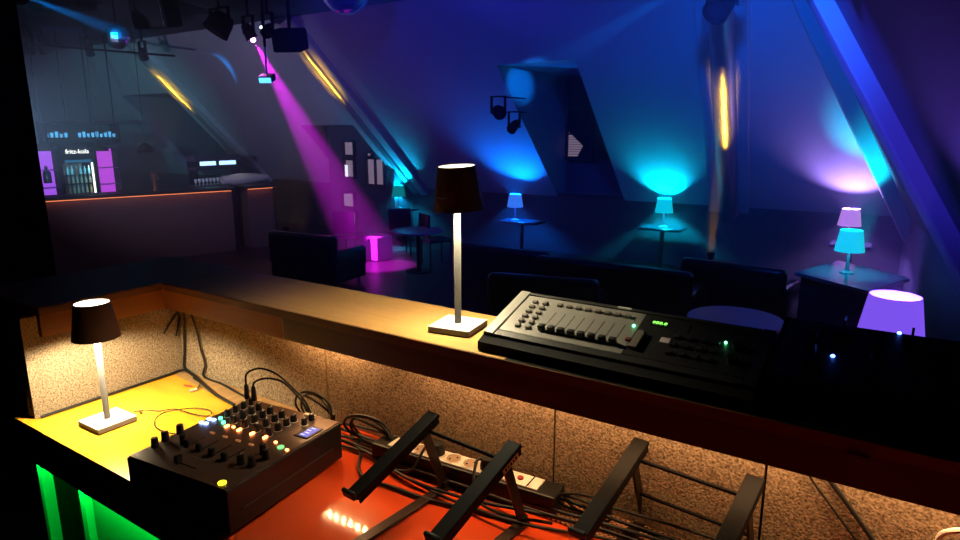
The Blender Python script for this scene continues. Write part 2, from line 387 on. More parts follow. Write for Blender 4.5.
TL = [table_lamp(663, 227, .70, (.0, .85, 1.0), 'small table lamp with cyan shade in the middle of the back wall', 380, shade_es=.75, lc=(0, .62, 1.0)),
      table_lamp(515, 220, .66, (.04, .22, 1.0), 'small table lamp with blue-violet shade left of the dormer window', 480, shade_es=1.0, lc=(0, .14, 1.0)),
      table_lamp(399, 208, .68, (.0, .60, .55), 'small table lamp with teal shade beside the foot of the slanted beam', 280, shade_es=.35, lc=(0, .5, 1.0)),
      table_lamp(847, 243, .7375, (.85, .35, 1.0), 'small table lamp with pink shade, partly hidden behind the green-lit one', 230, shade_es=.6, lc=(.42, .25, 1.0)),
      table_lamp(846.5, 273, .7375, (.0, .85, .48), 'small table lamp with sea-green shade on the corner table at right', 20, shade_es=.7, lc=(0, .6, 1))]
pp = Vector((.05, 4.35, .77))
TL.append(table_lamp(0, 0, 0, (.24, .10, 1.0), 'violet table lamp nearest the booth, behind the black audio rack', 150, loc=(pp.x, pp.y, .77), shade_es=.9, scale=1.2))

def low_table(x, y, sx, sy, label, z=.7375, round_=False, m=table_m):
    t = thing('table', label, 'table', (x, y, 0), 0, 'low tables of the club')
    if round_:
        B().lathe([(0, z-.03), (sx/2-.01, z-.03), (sx/2, z-.02), (sx/2, z-.006), (sx/2-.006, z), (0, z)], n=48).build('table_top', m, t, True)
    else:
        B().box((0, 0, z-.02), (sx, sy, .04), None, .006).build('table_top', m, t)
    B().cyl((0, 0, .02), .035, z-.06, 16).build('pedestal', black_metal, t, True)
    B().cyl((0, 0, 0), .22, .02, 32, bev=.005).build('foot_plate', black_metal, t, True)
    return t
dark_top = mat('dark glossy table top', (0.05, 0.055, 0.07), 0.22)
low_table(TL[0][1].x, TL[0][1].y-.03, .7, .45, 'dark table carrying the cyan lamp at the back wall', z=.70, m=dark_top)
low_table(TL[1][1].x+.15, TL[1][1].y, .8, .45, 'dark table carrying the blue-violet lamp near the dormer', z=.66, m=dark_top)
low_table(TL[2][1].x+.16, TL[2][1].y-.03, .48, .40, 'dark table carrying the teal lamp by the slanted beam', z=.68, m=dark_top)
low_table(TL[3][1].x+.05, TL[3][1].y-.03, .5, .4, 'dark table carrying the pink lamp in the right corner', z=.7375, m=dark_top)
# corner table / shelf along the right
c0, c1 = pz(795, 272, .7375), pz(868, 291, .7375)
t = thing('table', 'pale long table under the sea-green lamp at right', 'table', (0, 0, 0), 0, 'low tables of the club')
q = [(c0.x, c0.y), (c1.x, c1.y), (c1.x+.35, c1.y+.9), (c0.x+.35, c0.y+1.0)]
B().prism(q, 2, .70, .7375).build('table_top', table_m, t)
B().prism([(c0.x+.06, c0.y+.05), (c1.x, c1.y+.06), (c1.x+.3, c1.y+.85), (c0.x+.38, c0.y+.9)], 2, 0, .70).build('cabinet_body', panel_wood, t)
low_table(pp.x+.05, pp.y, .5, .5, 'small table under the violet lamp behind the audio rack', z=.77, m=dark_top)
# round tables
rt = pz(418, 230, .70)
low_table(rt.x, rt.y, .85, .85, 'round table with pale top left of the black desk lamp', .70, True)
p = pz(735, 318, 1.06)
low_table(p.x, p.y, .62, .62, 'tall round bar table with pale top right behind the lighting desk', 1.06, True, mat('pale grey table top', (.5, .52, .55), .35))
# lit cube seat in the magenta beam
p = pz(377, 259, 0.0); tag(B().box((0, 0, .225), (.42, .42, .45), None, .03).build('cube_stool', mat('grey vinyl', (.5, .45, .5), .5), None, loc=p), 'pale cube stool caught in the magenta beam', 'stool')

# sofas and chairs (dark leather)
def sofa(x, y, L, rz, label, hb=.82):
    t = thing('sofa', label, 'sofa', (x, y, 0), rz, 'dark leather sofas of the club')
    B().box((0, 0, .25), (L, .75, .34), None, .05, 3).build('seat', leather, t, True)
    B().box((0, -.33, .55), (L, .16, hb-.30), None, .07, 4).build('backrest', leather, t, True)
    for s in (-1, 1): B().box((s*(L/2-.06), .02, .40), (.14, .72, .34), None, .06, 3).build('armrest', leather, t, True)
    for sx_ in (-1, 1):
        for sy_ in (-1, 1): B().cyl((sx_*(L/2-.1), sy_*.28, 0), .02, .09, 10).build('leg', chrome, t)
    return t
for (px_, py_, L, rz, lab) in [(610, 262, 1.9, .0, 'long dark leather sofa in front of the cyan lamp, back to the booth'),
                               (535, 274, 1.2, .25, 'dark leather sofa angled left of the longest one'),
                               (500, 246, 1.5, .0, 'dark leather sofa in front of the blue-violet lamp'),
                               (735, 262, 1.2, -.1, 'dark leather sofa right of the longest one, before the column'),
                               (300, 232, 1.3, .1, 'dark leather sofa near the end of the bar')]:
    q = pz(px_, py_, .82); sofa(q.x, q.y+.33, L, rz, lab)
def chair(x, y, rz, label):
    t = thing('chair', label, 'chair', (x, y, 0), rz, 'dark chairs of the club')
    B().box((0, 0, .46), (.44, .44, .06), None, .02).build('seat', leather, t, True)
    B().box((0, -.21, .72), (.42, .05, .40), None, .02).build('backrest', leather, t, True)
    for sx_ in (-1, 1):
        for sy_ in (-1, 1): B().cyl((sx_*.19, sy_*.19, 0), .014, .44, 10).build('leg', black_metal, t)
    return t
for (px_, py_, rz, lab) in [(350, 236, .3, 'dark chair left of the magenta-lit cube stool'), (436, 240, -.5, 'dark chair right of the pale round table'),
                            (398, 232, .9, 'dark chair left of the pale round table')]:
    q = pz(px_, py_, .45); chair(q.x, q.y, rz, lab)

# ------------------------------------------------------------------ bar
ZB = 1.2375
ba, bb1 = pz(20, 199.5, ZB), pz(235, 187.5, ZB)
bc, bd = pz(246, 186.5, ZB), pz(276, 184.5, ZB)
def bar_counter(a, c, label, bright):
    v = (c-a); L = Vector((v.x, v.y, 0)).length; rz = math.atan2(v.y, v.x)
    t = thing('bar_counter', label, 'bar counter', (a.x, a.y, 0), rz)
    # local x along the counter; local +y points away from the dance floor
    B().box((L/2, .27, ZB-.025), (L, .60, .05), None, .008).build('counter_top', dark_wood, t)
    f = B().box((L/2, .30, (ZB-.05)/2), (L-.1, .45, ZB-.05)).build('counter_body', mat('bar front panel', (.12, .065, .05), .55, noise=((3, 3, 30), (.08, .045, .035), 4, .3)), t)
    B().box((L/2, .045, ZB-.062), (L-.12, .02, .012)).build('light_strip', glow('orange bar strip', (1.0, .25, .09), 1.6 if bright else .8), t)
    l = area('strip_light', (0, 0, 0), (0, 0, -1), (1.0, .22, .07), 1.3 if bright else .3, L*.92, .03)
    l.parent = t; l.location = (L/2, .03, ZB-.07); l.rotation_euler = (math.radians(-12), 0, 0)
    return t
bar_counter(ba, bb1, 'long bar counter with orange light strip under its dark top', True)
bar_counter(bc, bd, 'short bar counter end with dim orange strip right of the gap', False)
# things on and above the bar
def on_bar(px_, dy=.25):
    t_ = (px_-20)/(235-20); q = ba.lerp(bb1, max(0, min(1.25, t_))); n = Vector((-(bb1-ba).y, (bb1-ba).x, 0)).normalized(); q = q+n*dy; q.z = ZB; return q
q = on_bar(150, .3)
t = thing('beer_tap', 'copper beer tap column standing on the long bar counter', 'beer tap', q)
B().lathe([(.06, 0), (.06, .02), (.035, .04), (.035, .22), (.055, .25), (.055, .30), (.03, .32), (0, .325)], n=24).build('tap_column', mat('copper', (.55, .22, .12), .3, metal=.8), t, True)
B().tube([(.03, 0, .25), (.10, 0, .26), (.12, 0, .20)], .012).build('spout', chrome, t, True)
B().cyl((0.05, 0, .28), .012, .10, 10).build('handle', black, t, True)
# back bar unit: cooler in the middle, lit purple shelves on both sides
XB = -14.2
def bp(px_, py_): return pxx(px_, py_, XB)
purple = glow('purple backlit glass', (.42, .10, 1.0), 1.1)
pink = glow('magenta backlit glass', (.62, .07, .95), 1.0)
black_shelf = blackm
yL0, yL1 = bp(38, 170).y, bp(60, 170).y; yC0, yC1 = bp(61, 170).y, bp(97, 170).y; yR0, yR1 = bp(97.5, 170).y, bp(120, 170).y
zt_ = bp(98, 149).z; zb_ = .5
def lit_shelf(y0, y1, m, label):
    t = thing('shelf_unit', label, 'shelf', (XB, (y0+y1)/2, 0), 0)
    wd = (y1-y0)
    B().box((-.25, 0, (zt_+zb_)/2), (.02, wd, zt_-zb_)).build('backlit_panel', m, t)
    for s in (-1, 1): B().box((-.12, s*(wd/2-.008), (zt_+zb_)/2), (.26, .016, zt_-zb_)).build('side_panel', black_shelf, t)
    for zz in (bp(110, 167.5).z, bp(110, 184).z, zb_+.1): B().box((-.12, 0, zz), (.24, wd-.03, .018)).build('shelf_board', mat('shelf glass', (.3, .08, .45), .2), t)
    B().box((-.12, 0, zb_/2), (.30, wd, zb_)).build('base_cabinet', blackm, t)
    B().box((-.12, 0, zt_+.01), (.26, wd, .02)).build('top_board', blackm, t)
    return t
lit_shelf(yL0, yL1, purple, 'purple backlit shelf unit left of the bottle cooler')
lit_shelf(yR0, yR1, pink, 'magenta backlit shelf unit right of the bottle cooler')
def bottle_mesh(h, r, m, name='bottle'):
    return B().lathe([(0, 0), (r, 0), (r, h*.55), (r*.85, h*.64), (r*.38, h*.76), (r*.36, h), (0, h)], n=14)
# bottle on the left shelf
q = Vector((XB-.08, (yL0*.5+yL1*.5)-.02, bp(45, 184).z+.009))
tag(bottle_mesh(.34, .075, None).build('bottle', mat('dark bottle glass', (.06, .02, .10), .2), None, True, loc=q), 'large dark bottle on the purple shelf unit', 'bottle')
# cooler
t = thing('bottle_cooler', 'upright bottle cooler with lit header and glass door behind the bar', 'cooler', (XB, (yC0+yC1)/2, 0))
wd = yC1-yC0; zc_t = zt_+.22; cy = (yC0+yC1)/2
B().box((-.55, 0, .95), (.02, wd, 1.8)).build('back_panel', mat('cooler lining', (.25, .3, .35), .5), t)
for s in (-1, 1): B().box((-.28, s*(wd/2-.02), .95), (.56, .04, 1.8)).build('side_panel', blackm, t)
zd = bp(80, 163).z; zh_ = bp(80, 150).z
B().box((-.02, 0, (zd+zh_+.12)/2), (.05, wd, zh_+.12-zd)).build('header', blackm, t)
B().box((-.26, 0, .30), (.5, wd-.06, .5)).build('base', blackm, t)
text('fritz-kola', .125, glow('white lit letters', (.95, 1, .97), 2.2), 'header_lettering', t, (.012, 0.0, bp(80, 151.5).z), (PI/2, 0, PI/2), .004, 1.0)
B().box((.005, 0, bp(80, 161).z), (.01, wd*.75, .05)).build('header_light', glow('dim blue header light', (.02, .28, .55), .5), t)
B().box((-.04, wd/2-.065, (zd+.5)/2), (.03, .025, zd-.5)).build('door_light', glow('white door light', (.9, 1, .9), 3), t)
rows = [bp(80, 174).z, bp(80, 183).z, bp(80, 193).z, bp(80, 203).z]
for zz in rows: B().box((-.28, 0, zz-.012), (.46, wd-.1, .014)).build('cooler_shelf', chrome, t)
l = point('cooler_light', (XB-.06, cy+wd/2-.10, bp(80, 166).z), (.9, 1, .9), 1.2, .02); plink(l, t)
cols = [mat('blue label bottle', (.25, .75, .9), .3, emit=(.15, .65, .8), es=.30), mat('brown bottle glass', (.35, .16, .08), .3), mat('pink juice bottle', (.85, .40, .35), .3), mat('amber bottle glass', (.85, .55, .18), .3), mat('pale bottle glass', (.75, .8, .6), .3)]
names = ['blue-labelled', 'brown', 'pinkish', 'amber', 'pale']
k = 0
for ri, zz in enumerate(rows):
    for ci in range(7):
        yy = cy - wd/2 + .09 + ci*(wd-.20)/6
        ki = [[4, 0, 0, 1, 0, 0, 0], [1, 2, 4, 4, 4, 4, 4], [2, 2, 4, 4, 4, 4, 3], [3, 3, 3, 4, 4, 4, 3]][ri][ci]
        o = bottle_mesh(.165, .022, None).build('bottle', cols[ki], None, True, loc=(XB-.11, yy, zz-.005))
        shelf = ['top', 'second', 'third', 'lowest visible'][ri]
        tag(o, '%s bottle on the %s cooler shelf, number %s from the left' % (names[ki], shelf, ['one', 'two', 'three', 'four', 'five', 'six', 'seven'][ci]), 'bottle', 'bottles in the cooler')
# hanging glass rack above the cooler with lit glasses
r0, r1 = bp(33, 136), bp(108, 136)
t = thing('glass_rack', 'dark hanging shelf with lit glasses above the bar', 'shelf', (XB+.35, (r0.y+r1.y)/2, 0))
L = r1.y-r0.y
ztop, zmid, zlow = bp(70, 124).z, bp(70, 137).z, bp(70, 144).z
B().box((0, 0, ztop), (.35, L, .04)).build('top_board', blackm, t)
B().box((0, 0, zmid-.02), (.35, L, .03)).build('shelf_board', blackm, t)
B().box((0, 0, zlow), (.35, L*.98, .05)).build('bottom_board', blackm, t)
for s in (-1, -.33, .33, 1): B().box((0, s*(L/2-.02), (ztop+ZC)/2), (.02, .02, ZC-ztop)).build('hanger', black_metal, t)
for s in (-1, 1): B().box((0, s*(L/2-.02), (ztop+zlow)/2), (.33, .03, ztop-zlow)).build('end_board', blackm, t)
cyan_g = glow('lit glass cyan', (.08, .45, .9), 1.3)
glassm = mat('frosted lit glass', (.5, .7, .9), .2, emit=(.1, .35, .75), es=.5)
words = ['first', 'second', 'third', 'fourth', 'fifth', 'sixth', 'seventh', 'eighth', 'ninth', 'tenth', 'eleventh', 'twelfth', 'thirteenth', 'fourteenth', 'fifteenth', 'sixteenth']
for i in range(16):
    yy = (r0.y+r1.y)/2 - L/2 + .08 + i*(L-.16)/15
    if 5 <= i <= 6: continue
    hgt_ = .07+.04*((i*7) % 3)/2
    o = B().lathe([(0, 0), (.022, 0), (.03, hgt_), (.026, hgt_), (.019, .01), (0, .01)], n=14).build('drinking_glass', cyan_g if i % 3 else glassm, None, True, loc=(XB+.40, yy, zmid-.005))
    tag(o, 'blue-lit drinking glass on the hanging shelf above the bar, %s from the left' % words[i], 'glass', 'glasses on the hanging shelf')
# right of the cooler: serving hatch with two lit panels, glasses, wrapped machine
XH = -12.6
h0, h1 = pxx(199, 163.5, XH), pxx(237, 165.5, XH)
t = thing('glass_washer_hood', 'dark hood with two bluish-white lit panels at the end of the bar', 'hood', (XH, (h0.y+h1.y)/2, 0))
Lh = h1.y-h0.y
B().box((-.15, 0, h0.z+.10), (.30, Lh+.2, .12), None, .01).build('hood_top', mat('dark steel', (.08, .08, .12), .35, metal=.5), t)
B().box((-.15, 0, h0.z-.12), (.30, Lh+.2, .06)).build('hood_base', mat('dark steel', (.08, .08, .12)), t)
B().box((-.28, 0, h0.z-.02), (.03, Lh+.2, .22)).build('hood_back', blackm, t)
for s, w_ in ((-1, .40), (1, .44)): B().box((-.02, s*Lh*.26, h0.z-.01), (.02, Lh*w_, .085)).build('lit_panel', glow('blue white panel', (.35, .6, 1.0), 3.0), t)
for s in (-1, 1): B().box((-.15, s*(Lh/2+.06), (h0.z-.15)/2), (.28, .04, h0.z-.15)).build('post', blackm, t)
q0 = pxx(196, 186, -12.0); 
for i in range(9):
    yy = q0.y + i*.085; 
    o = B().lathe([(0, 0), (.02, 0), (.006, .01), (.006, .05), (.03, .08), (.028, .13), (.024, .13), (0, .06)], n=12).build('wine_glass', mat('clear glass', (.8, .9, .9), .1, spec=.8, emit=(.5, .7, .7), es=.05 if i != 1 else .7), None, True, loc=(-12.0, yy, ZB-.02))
    tag(o, 'small stemmed glass standing at the end of the bar, %s from the left' % words[i], 'glass', 'stemmed glasses at the end of the bar')
st_ = B().box((-12.0, q0.y+.35, (ZB-.02)/2), (.4, 1.0, ZB-.02)).build('back_counter', panel_wood); tag(st_, 'dark side counter behind the bar end carrying small glasses', 'counter')
q = pxx(222, 180, -11.4); q2 = pxx(268, 182, -11.4)
t = thing('cloth_bundle', 'pale cloth-covered rolled bundle lying on the end of the bar', 'bundle', ((q.x), q.y, 0))
LL = (q2-q).length
B().lathe([(0, 0), (.075, .0), (.085, .03), (.085, .18), (.105, .21), (.12, .45), (.10, .75), (.05, LL), (0, LL)], n=20, M=Matrix.Translation((0, 0, ZB+.10)) @ Matrix.Rotation(-PI/2, 4, 'X')).build('cloth_roll', mat('pale cloth', (.62, .60, .52), .8), t, True)
B().box((0, LL/2, ZB/2), (.3, LL, ZB)).build('stand', panel_wood, t)
l = point('bar_end_light', (q.x+.25, q.y+.35, ZB+.55), (.95, .95, .8), 1.0, .05); plink(l, t)
# pendant lamps on long cords
def pendant(px_, py_, dep, label, topz=ZC):
    p = pd(px_, py_, dep)
    t = thing('pendant_lamp', label, 'pendant lamp', p, 0, 'pendant lamps over the bar')
    B().lathe([(.02, .16), (.05, .15), (.13, .07), (.16, 0), (.15, 0), (.12, .06), (.04, .13)], n=26).build('lamp_shade', mat('dark copper shade', (.10, .06, .05), .25, metal=.8), t, True)
    B().tube([(0, 0, .15), (0, 0, topz-p.z)], .006, 6, 0).build('cord', rubber, t)
    B().sphere((0, 0, .03), .03, 12).build('bulb', glow('dim pendant bulb', (1, .75, .5), .7), t, True)
for a in [(44, 151, 11.4, 'leftmost dark copper pendant lamp over the bar'), (99, 151, 11.4, 'dark copper pendant lamp in front of the magenta shelf'), (146, 152, 11.4, 'copper pendant lamp right of the magenta shelf')]: pendant(*a)

# ------------------------------------------------------------------ fixtures on the ceiling
def yoke_light(p, label, tgt, r=.11, L=.28, m=blackm, lens=None, name='stage_light', cat='stage light', wall=False):
    p = Vector(p); t = thing(name, label, cat, p, 0, 'stage lights under the ceiling')
    d = (Vector(tgt)-p).normalized(); Mx = d.to_track_quat('Z', 'Y').to_matrix().to_4x4()
    B().lathe([(0, -L*.55), (r*.7, -L*.5), (r*.9, -L*.2), (r, L*.4), (r*1.05, L*.5), (r*.9, L*.5), (r*.85, L*.3), (0, L*.3)], n=24, M=Mx).build('lamp_head', m, t, True)
    B().lathe([(0, L*.36), (r*.8, L*.36), (r*.8, L*.38), (0, L*.38)], n=20, M=Mx).build('lens', lens or glass_d, t, True)
    for s in (-1, 1): B().box((s*(r+.02), 0, .10), (.015, .05, .26)).build('yoke_arm', m, t)
    B().box((0, 0, .22), (2*r+.06, .06, .02)).build('yoke_bar', m, t)
    if wall:      # bracket arm back to the slanted ceiling
        B().tube([(0, 0, .22), (0, slope_y(p.z+.22)-p.y+.01, .22)], .012, 10, 0).build('wall_bracket', m, t)
    else: B().cyl((0, 0, .22), .02, max(.05, ZC+.01-p.z-.22), 10).build('hanging_rod', m, t)
    return t
L1 = yoke_light(MAG+Vector((-.03, 0, .02)), 'moving stage light throwing the magenta beam', pz(372, 255, .2), .09, .22, lens=glow('magenta lens', (1, .25, .95), 60))
B().sphere((MAGT-MAG).normalized()*.125, .035, 16).build('lens_dome', glow('magenta lens', (1, .25, .95), 60), L1, True)
yoke_light(BM1, 'stage light at the upper left throwing the blue beam', BT1, .1, .24, lens=glow('blue lens', (.1, .4, 1), 20))
yoke_light(BM2, 'stage light throwing the faint azure beam from the right', pyy(528, 80, 9.0), .1, .24, lens=glow('blue lens', (.1, .4, 1), 20))
yoke_light(slope_at(524, 96)+Vector((0, -.78, -.26)), 'small black spotlight on a bracket left of the dormer window', (0, 3, 1), .10, .24, wall=True)
yoke_light(slope_at(527, 115)+Vector((0, -.42, -.18)), 'lower black spotlight hanging under the one at the dormer', (-5, 5, 0), .08, .22, wall=True)
yoke_light(pd(722, 4, 6.4), 'black spotlight at the top edge in front of the column', (-3, 3, 0), .13, .3)
yoke_light(pd(792, 3, 7.6), 'spotlight at the top edge beside the column, lit pale blue', (-1, 9, 1), .11, .26, m=mat('grey metal', (.4, .4, .45), .4))
def track_spot(px_, py_, dep, label):
    yoke_light(pd(px_, py_, dep), label, pd(px_+20, py_+60, dep+1), .075, .2, name='track_spotlight', cat='spotlight')
track_spot(31, 48, 12.2, 'leftmost small track spotlight over the bar')
track_spot(43, 48, 12.2, 'second small track spotlight over the bar')
track_spot(89, 50, 12.2, 'third small track spotlight, left of the mirror ball')
track_spot(143, 54, 11.6, 'small spotlight at the top of the left beam')
tag(B().tube([(pd(25, 44, 12.2)), (pd(175, 56, 11.6))], .02, 8, 0).build('lighting_track', black_metal), 'thin lighting track carrying the small spotlights over the bar', 'lighting track')
# black loudspeakers / heads against the ceiling
def speaker(px_, py_, dep, sx_, sy_, sz_, label, rz=0, tilt=0):
    p = pd(px_, py_, dep); t = thing('loudspeaker', label, 'loudspeaker', p, rz, 'loudspeakers under the ceiling')
    Mx = Matrix.Rotation(tilt, 4, 'X')
    B().prism([(-sx_/2, -sy_/2), (sx_/2, -sy_/2), (sx_*.38, sy_/2), (-sx_*.38, sy_/2)], 2, -sz_/2, sz_/2)._x(Mx).build('cabinet', blackm, t) if False else B().box((0, 0, 0), (sx_, sy_, sz_), Mx, .03).build('cabinet', blackm, t)
    B().box((0, -sy_/2-.005, 0), (sx_*.9, .02, sz_*.9), Mx, .005).build('grille', black, t)
    B().cyl((0, 0, sz_/2-.05), .025, max(.1, ZC+.01-p.z-sz_/2+.05), 10).build('hanging_rod', black_metal, t)
    return t
speaker(155, 10, 9.3, .55, .4, .5, 'black loudspeaker hanging right of the mirror ball', .4, .2)
speaker(290, 40, 9.0, .42, .34, .30, 'black loudspeaker right of the magenta stage light', .5, .25)
speaker(62, 6, 9.3, .9, .4, .12, 'flat black loudspeaker at the upper left', .3, 0)
t = yoke_light(pd(220, 24, 9.4), 'round black stage light between the mirror ball and the magenta one', (-10, 4, 0), .19, .3)
t = yoke_light(pd(268, 30, 9.0), 'black stage light with a small white lamp, right of the magenta one', (-6, 2, 0), .08, .18)
B().sphere((0, -.11, .02), .022, 12).build('indicator_lamp', glow('white indicator', (.8, .95, 1), 8), t, True)
# thin pole with blue-lit panel
p = pd(267, 78, 9.0)
t = thing('effect_light', 'small blue-lit panel hanging on a thin pale pole', 'effect light', p, .5)
B().box((0, 0, 0), (.20, .16, .09), Matrix.Rotation(.35, 4, 'X'), .01).build('panel_body', mat('dark steel', (.08, .08, .12)), t)
B().box((0.0, -.075, -.01), (.17, .03, .07), Matrix.Rotation(.35, 4, 'X')).build('lit_face', glow('cyan blue face', (.1, .5, 1.0), 2.6), t)
B().cyl((0, 0, .04), .012, .38, 10).build('pole', mat('pale pole', (.6, .6, .65), .4), t, True)
B().cyl((0, 0, .42), .02, max(.1, ZC-p.z-.42), 10).build('hanging_rod', blackm, t, True)
# mirror balls
def mirror_ball(p, r, label):
    t = thing('mirror_ball', label, 'mirror ball', p, 0)
    bm_ = B(); bmesh.ops.create_uvsphere(bm_.bm, u_segments=22, v_segments=12, radius=r)
    bm_.build('mirror_tiles', mat('mirror tiles', (.6, .75, .8), .22, metal=1.0), t)
    B().cyl((0, 0, r*.96), r*.12, r*.2, 14).build('cap', chrome, t, True)
    B().cyl((0, 0, r*1.1), .008, max(.05, ZC+.01-p[2]-r*1.1), 8).build('hanging_rod', black_metal, t)
mp_ = pd(117, 37, 8.6)
mirror_ball(mp_, .16, 'mirror ball glinting cyan in the blue beam at the upper left')
spot('mirror_ball_fill', mp_+Vector((.9, -2.0, .25)), mp_, (.1, .9, 1.0), 120, 6.5, .3, .03)  # added spot without a fixture, for cyan glints on the ball
mirror_ball(pd(345, -12, 7.5), .30, 'large dark mirror ball cut off by the top edge')

# ================================================================== DJ BOOTH
DZ, LZ = 1.49, 1.83          # desk top, counter top
bo = B(); bo.box((-0.75, 0.38, .325), (3.2, 2.06, .65)); struct(bo, 'floor_booth', blackm)
# dark pillar at the left edge
x_, y_ = -2.42, 0.98
pa, pb = pyy(-160, 205, 1.75), pyy(46, 205, 1.75)
struct(B().box(((pa.x+pb.x)/2, 1.45+.15, (ZC)/2), (pb.x-pa.x, .3, ZC)), 'wall_pillar', blackm)
# walls of the booth: felt covered
WX, WY = -2.005, 1.172       # inner faces
for i, (a, c) in enumerate([(-2.005, -1.296), (-1.291, -.579), (-.574, -.148), (-.143, .95)]):
    struct(B().box(((a+c)/2, WY+.02, (LZ-.02+.65)/2), (c-a, .04, LZ-.04-.65)), 'wall_felt_panel_%d' % (i+1), carpet)
struct(B().box((WX-.02, (WY+.72)/2+.01, (LZ-.04+DZ-.03)/2), (.04, WY-.72+.04, LZ-.04-DZ+.03)), 'wall_felt_left', carpet)
struct(B().box((-.58, WY+.06, LZ/2-.02), (3.2, .035, LZ-.05)), 'wall_booth_front', dark_wood)
# counter around the booth (wood ledge)
t = thing('booth_counter', 'L-shaped wooden counter with fascia boards around the booth', 'counter', (0, 0, 0))
LX0, LXi, LY, LYb = -2.32, -1.927, 1.084, 1.343      # outer/inner edge of the left arm
B().prism([(LXi, LY), (-.655, LY), (-.655, LYb), (LX0, LYb), (LX0, .73), (LXi, .73)], 2, LZ-.022, LZ).build('counter_top', ledge_wood, t)
B().prism([(-.654, LY), (.95, LY), (.95, LYb), (-.654, LYb)], 2, LZ-.022, LZ).build('counter_top', blackm, t)['label'] = 'right part of the counter top, blackened for the shade at the lighting desk'  # shade put into the colour: black instead of the counter wood
fascia_dark = mat('dark fascia wood', (0.10, 0.04, 0.018), 0.4, noise=((4, 4, 40), (0.07, 0.028, 0.012), 5, 0.35))  # darker wood tone for the long right fascia board
def fb(x0, x1, y, z0=LZ-.085, m=fascia_wood): B().box(((x0+x1)/2, y+.009, (z0+LZ-.0225)/2), (x1-x0, .018, LZ-.0225-z0)).build('fascia_board', m, t)
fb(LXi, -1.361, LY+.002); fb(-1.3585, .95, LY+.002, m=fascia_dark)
B().box((LXi-.009, .907, (LZ-.085+LZ-.0225)/2), (.018, .354, .0625)).build('fascia_board', fascia_wood, t)
B().prism([(LXi+.004, LY-.004), (.95, LY-.004), (.95, LY-.0001), (LXi+.0001, LY-.0001), (LXi+.0001, .73), (LXi+.004, .73)], 2, LZ-.0222, LZ-.001).build('edge_strip', mat('brown edge strip', (.16, .065, .02), .45), t)
# LED strip below the counter
t = thing('led_strip', 'LED strip fixed under the counter along the felt wall', 'light strip', (0, 1.135, LZ-.045))
B().box((-.55, 0, .008), (1.9, .02, .012)).build('strip_channel', white_plastic, t)
lb = B()
for k in range(9): lb.cyl((-1.355+k*.0275, 0, -.010), .0055, .012, 10)
lb.build('led_row', glow('warm leds', (1, .62, .25), 80), t)
# desk
t = thing('dj_desk', 'built-in wooden desk of the booth, yellow at left and red at right', 'desk', (0, 0, 0))
YF = .681
B().prism([(-2.068, YF), (-1.239, YF), (-1.239, 1.040), (-1.60, 1.082), (-2.004, 1.130), (-2.004, .715), (-2.063, .715)], 2, DZ-.03, DZ).build('desktop_left', desk_yellow, t)['label'] = 'yellow-orange lacquered desktop'
B().prism([(-2.004, 1.1709), (-2.004, 1.131), (-1.60, 1.083), (-1.239, 1.041), (-1.239, 1.1709)], 2, DZ-.03, DZ).build('desktop_back_board', desk_pale, t)['label'] = 'pale worn wooden board at the back'
B().prism([(-1.237, YF-.02), (.95, YF-.02), (.95, 1.1709), (-1.237, 1.1709)], 2, DZ-.03, DZ).build('desktop_right', desk_red, t)['label'] = 'red lacquered desktop'
B().box((-1.653, YF+.012, DZ-.075), (.83, .02, .09)).build('front_apron', dark_wood, t)
B().box((-.145, YF-.005, DZ-.075), (2.19, .02, .09)).build('front_apron', dark_wood, t)
B().box((-2.03, .86, (DZ-.03+.65)/2), (.03, .3, DZ-.03-.65)).build('side_panel', dark_wood, t)
# green-lit boards below the desk
g0, g1 = pyy(30, 455, .74), pyy(37, 455, .74)
t = thing('under_desk_cabinet', 'cabinet under the desk glowing green', 'cabinet', (.08, -.012, .66))
B().box((-2.10, .73, .36), (.020, .03, .70)).build('side_board', green_face, t)
B().box((-1.853, .732, .36), (.026, .03, .70)).build('side_board', green_face, t)
B().box((-1.52, .746, .36), (.64, .018, .70)).build('door_panel', mat('green grey board', (.22, .26, .22), .7), t)
B().box((-1.98, .80, .36), (.23, .02, .70)).build('back_board', dark_wood, t)

# ------------------------------------------------------------------ cordless table lamps
def cordless_lamp(p, rz, label, power, h=.375, tilt=(0, 0), bs=.108, cone=150, drop=.022):
    t = thing('cordless_lamp', label, 'lamp', p, rz, 'cordless table lamps in the booth')
    B().box((0, 0, .0095), (bs, bs, .015), None, .002).build('lamp_base', lamp_white, t)
    B().box((0, 0, .001), (.100, .100, .002)).build('base_foot', rubber, t)
    B().cyl((0, 0, .017), .0085, h-.035-.017, 20, bev=.001).build('lamp_stem', lamp_white, t, True)
    zt, zb = h, h-.100
    # the shade sits loosely on its magnet, a little askew
    Ms = Matrix.Translation((0, 0, zt)) @ Matrix.Rotation(-rz, 4, 'Z') @ Matrix.Rotation(tilt[0], 4, Rv) @ Matrix.Rotation(tilt[1], 4, 'Y') @ Matrix.Translation((0, 0, -zt))
    B().lathe([(.060, zb), (.0445, zt), (.0425, zt), (.0425, zt-.004), (.058, zb+.001)], n=48, M=Ms).build('lamp_shade', lamp_brown, t, True)
    B().lathe([(0, zt-.004), (.0425, zt-.004), (.0425, zt-.002), (0, zt-.002)], n=40, M=Ms).build('diffuser', warm_glow, t, True)
    B().lathe([(0, zb+.030), (.050, zb+.030), (.050, zb+.026), (0, zb+.026)], n=40).build('lower_diffuser', lamp_inner, t, True)
    l = spot('lamp_light', (0, 0, 0), (0, 0, -1), (1.0, .84, .52), power, cone, .35, .03)
    l.parent = t; l.location = (0.0, 0, zb+drop)
    return t
LP1 = Vector((-.855, 1.200, LZ)); LP2 = Vector((-1.800, .811, DZ))
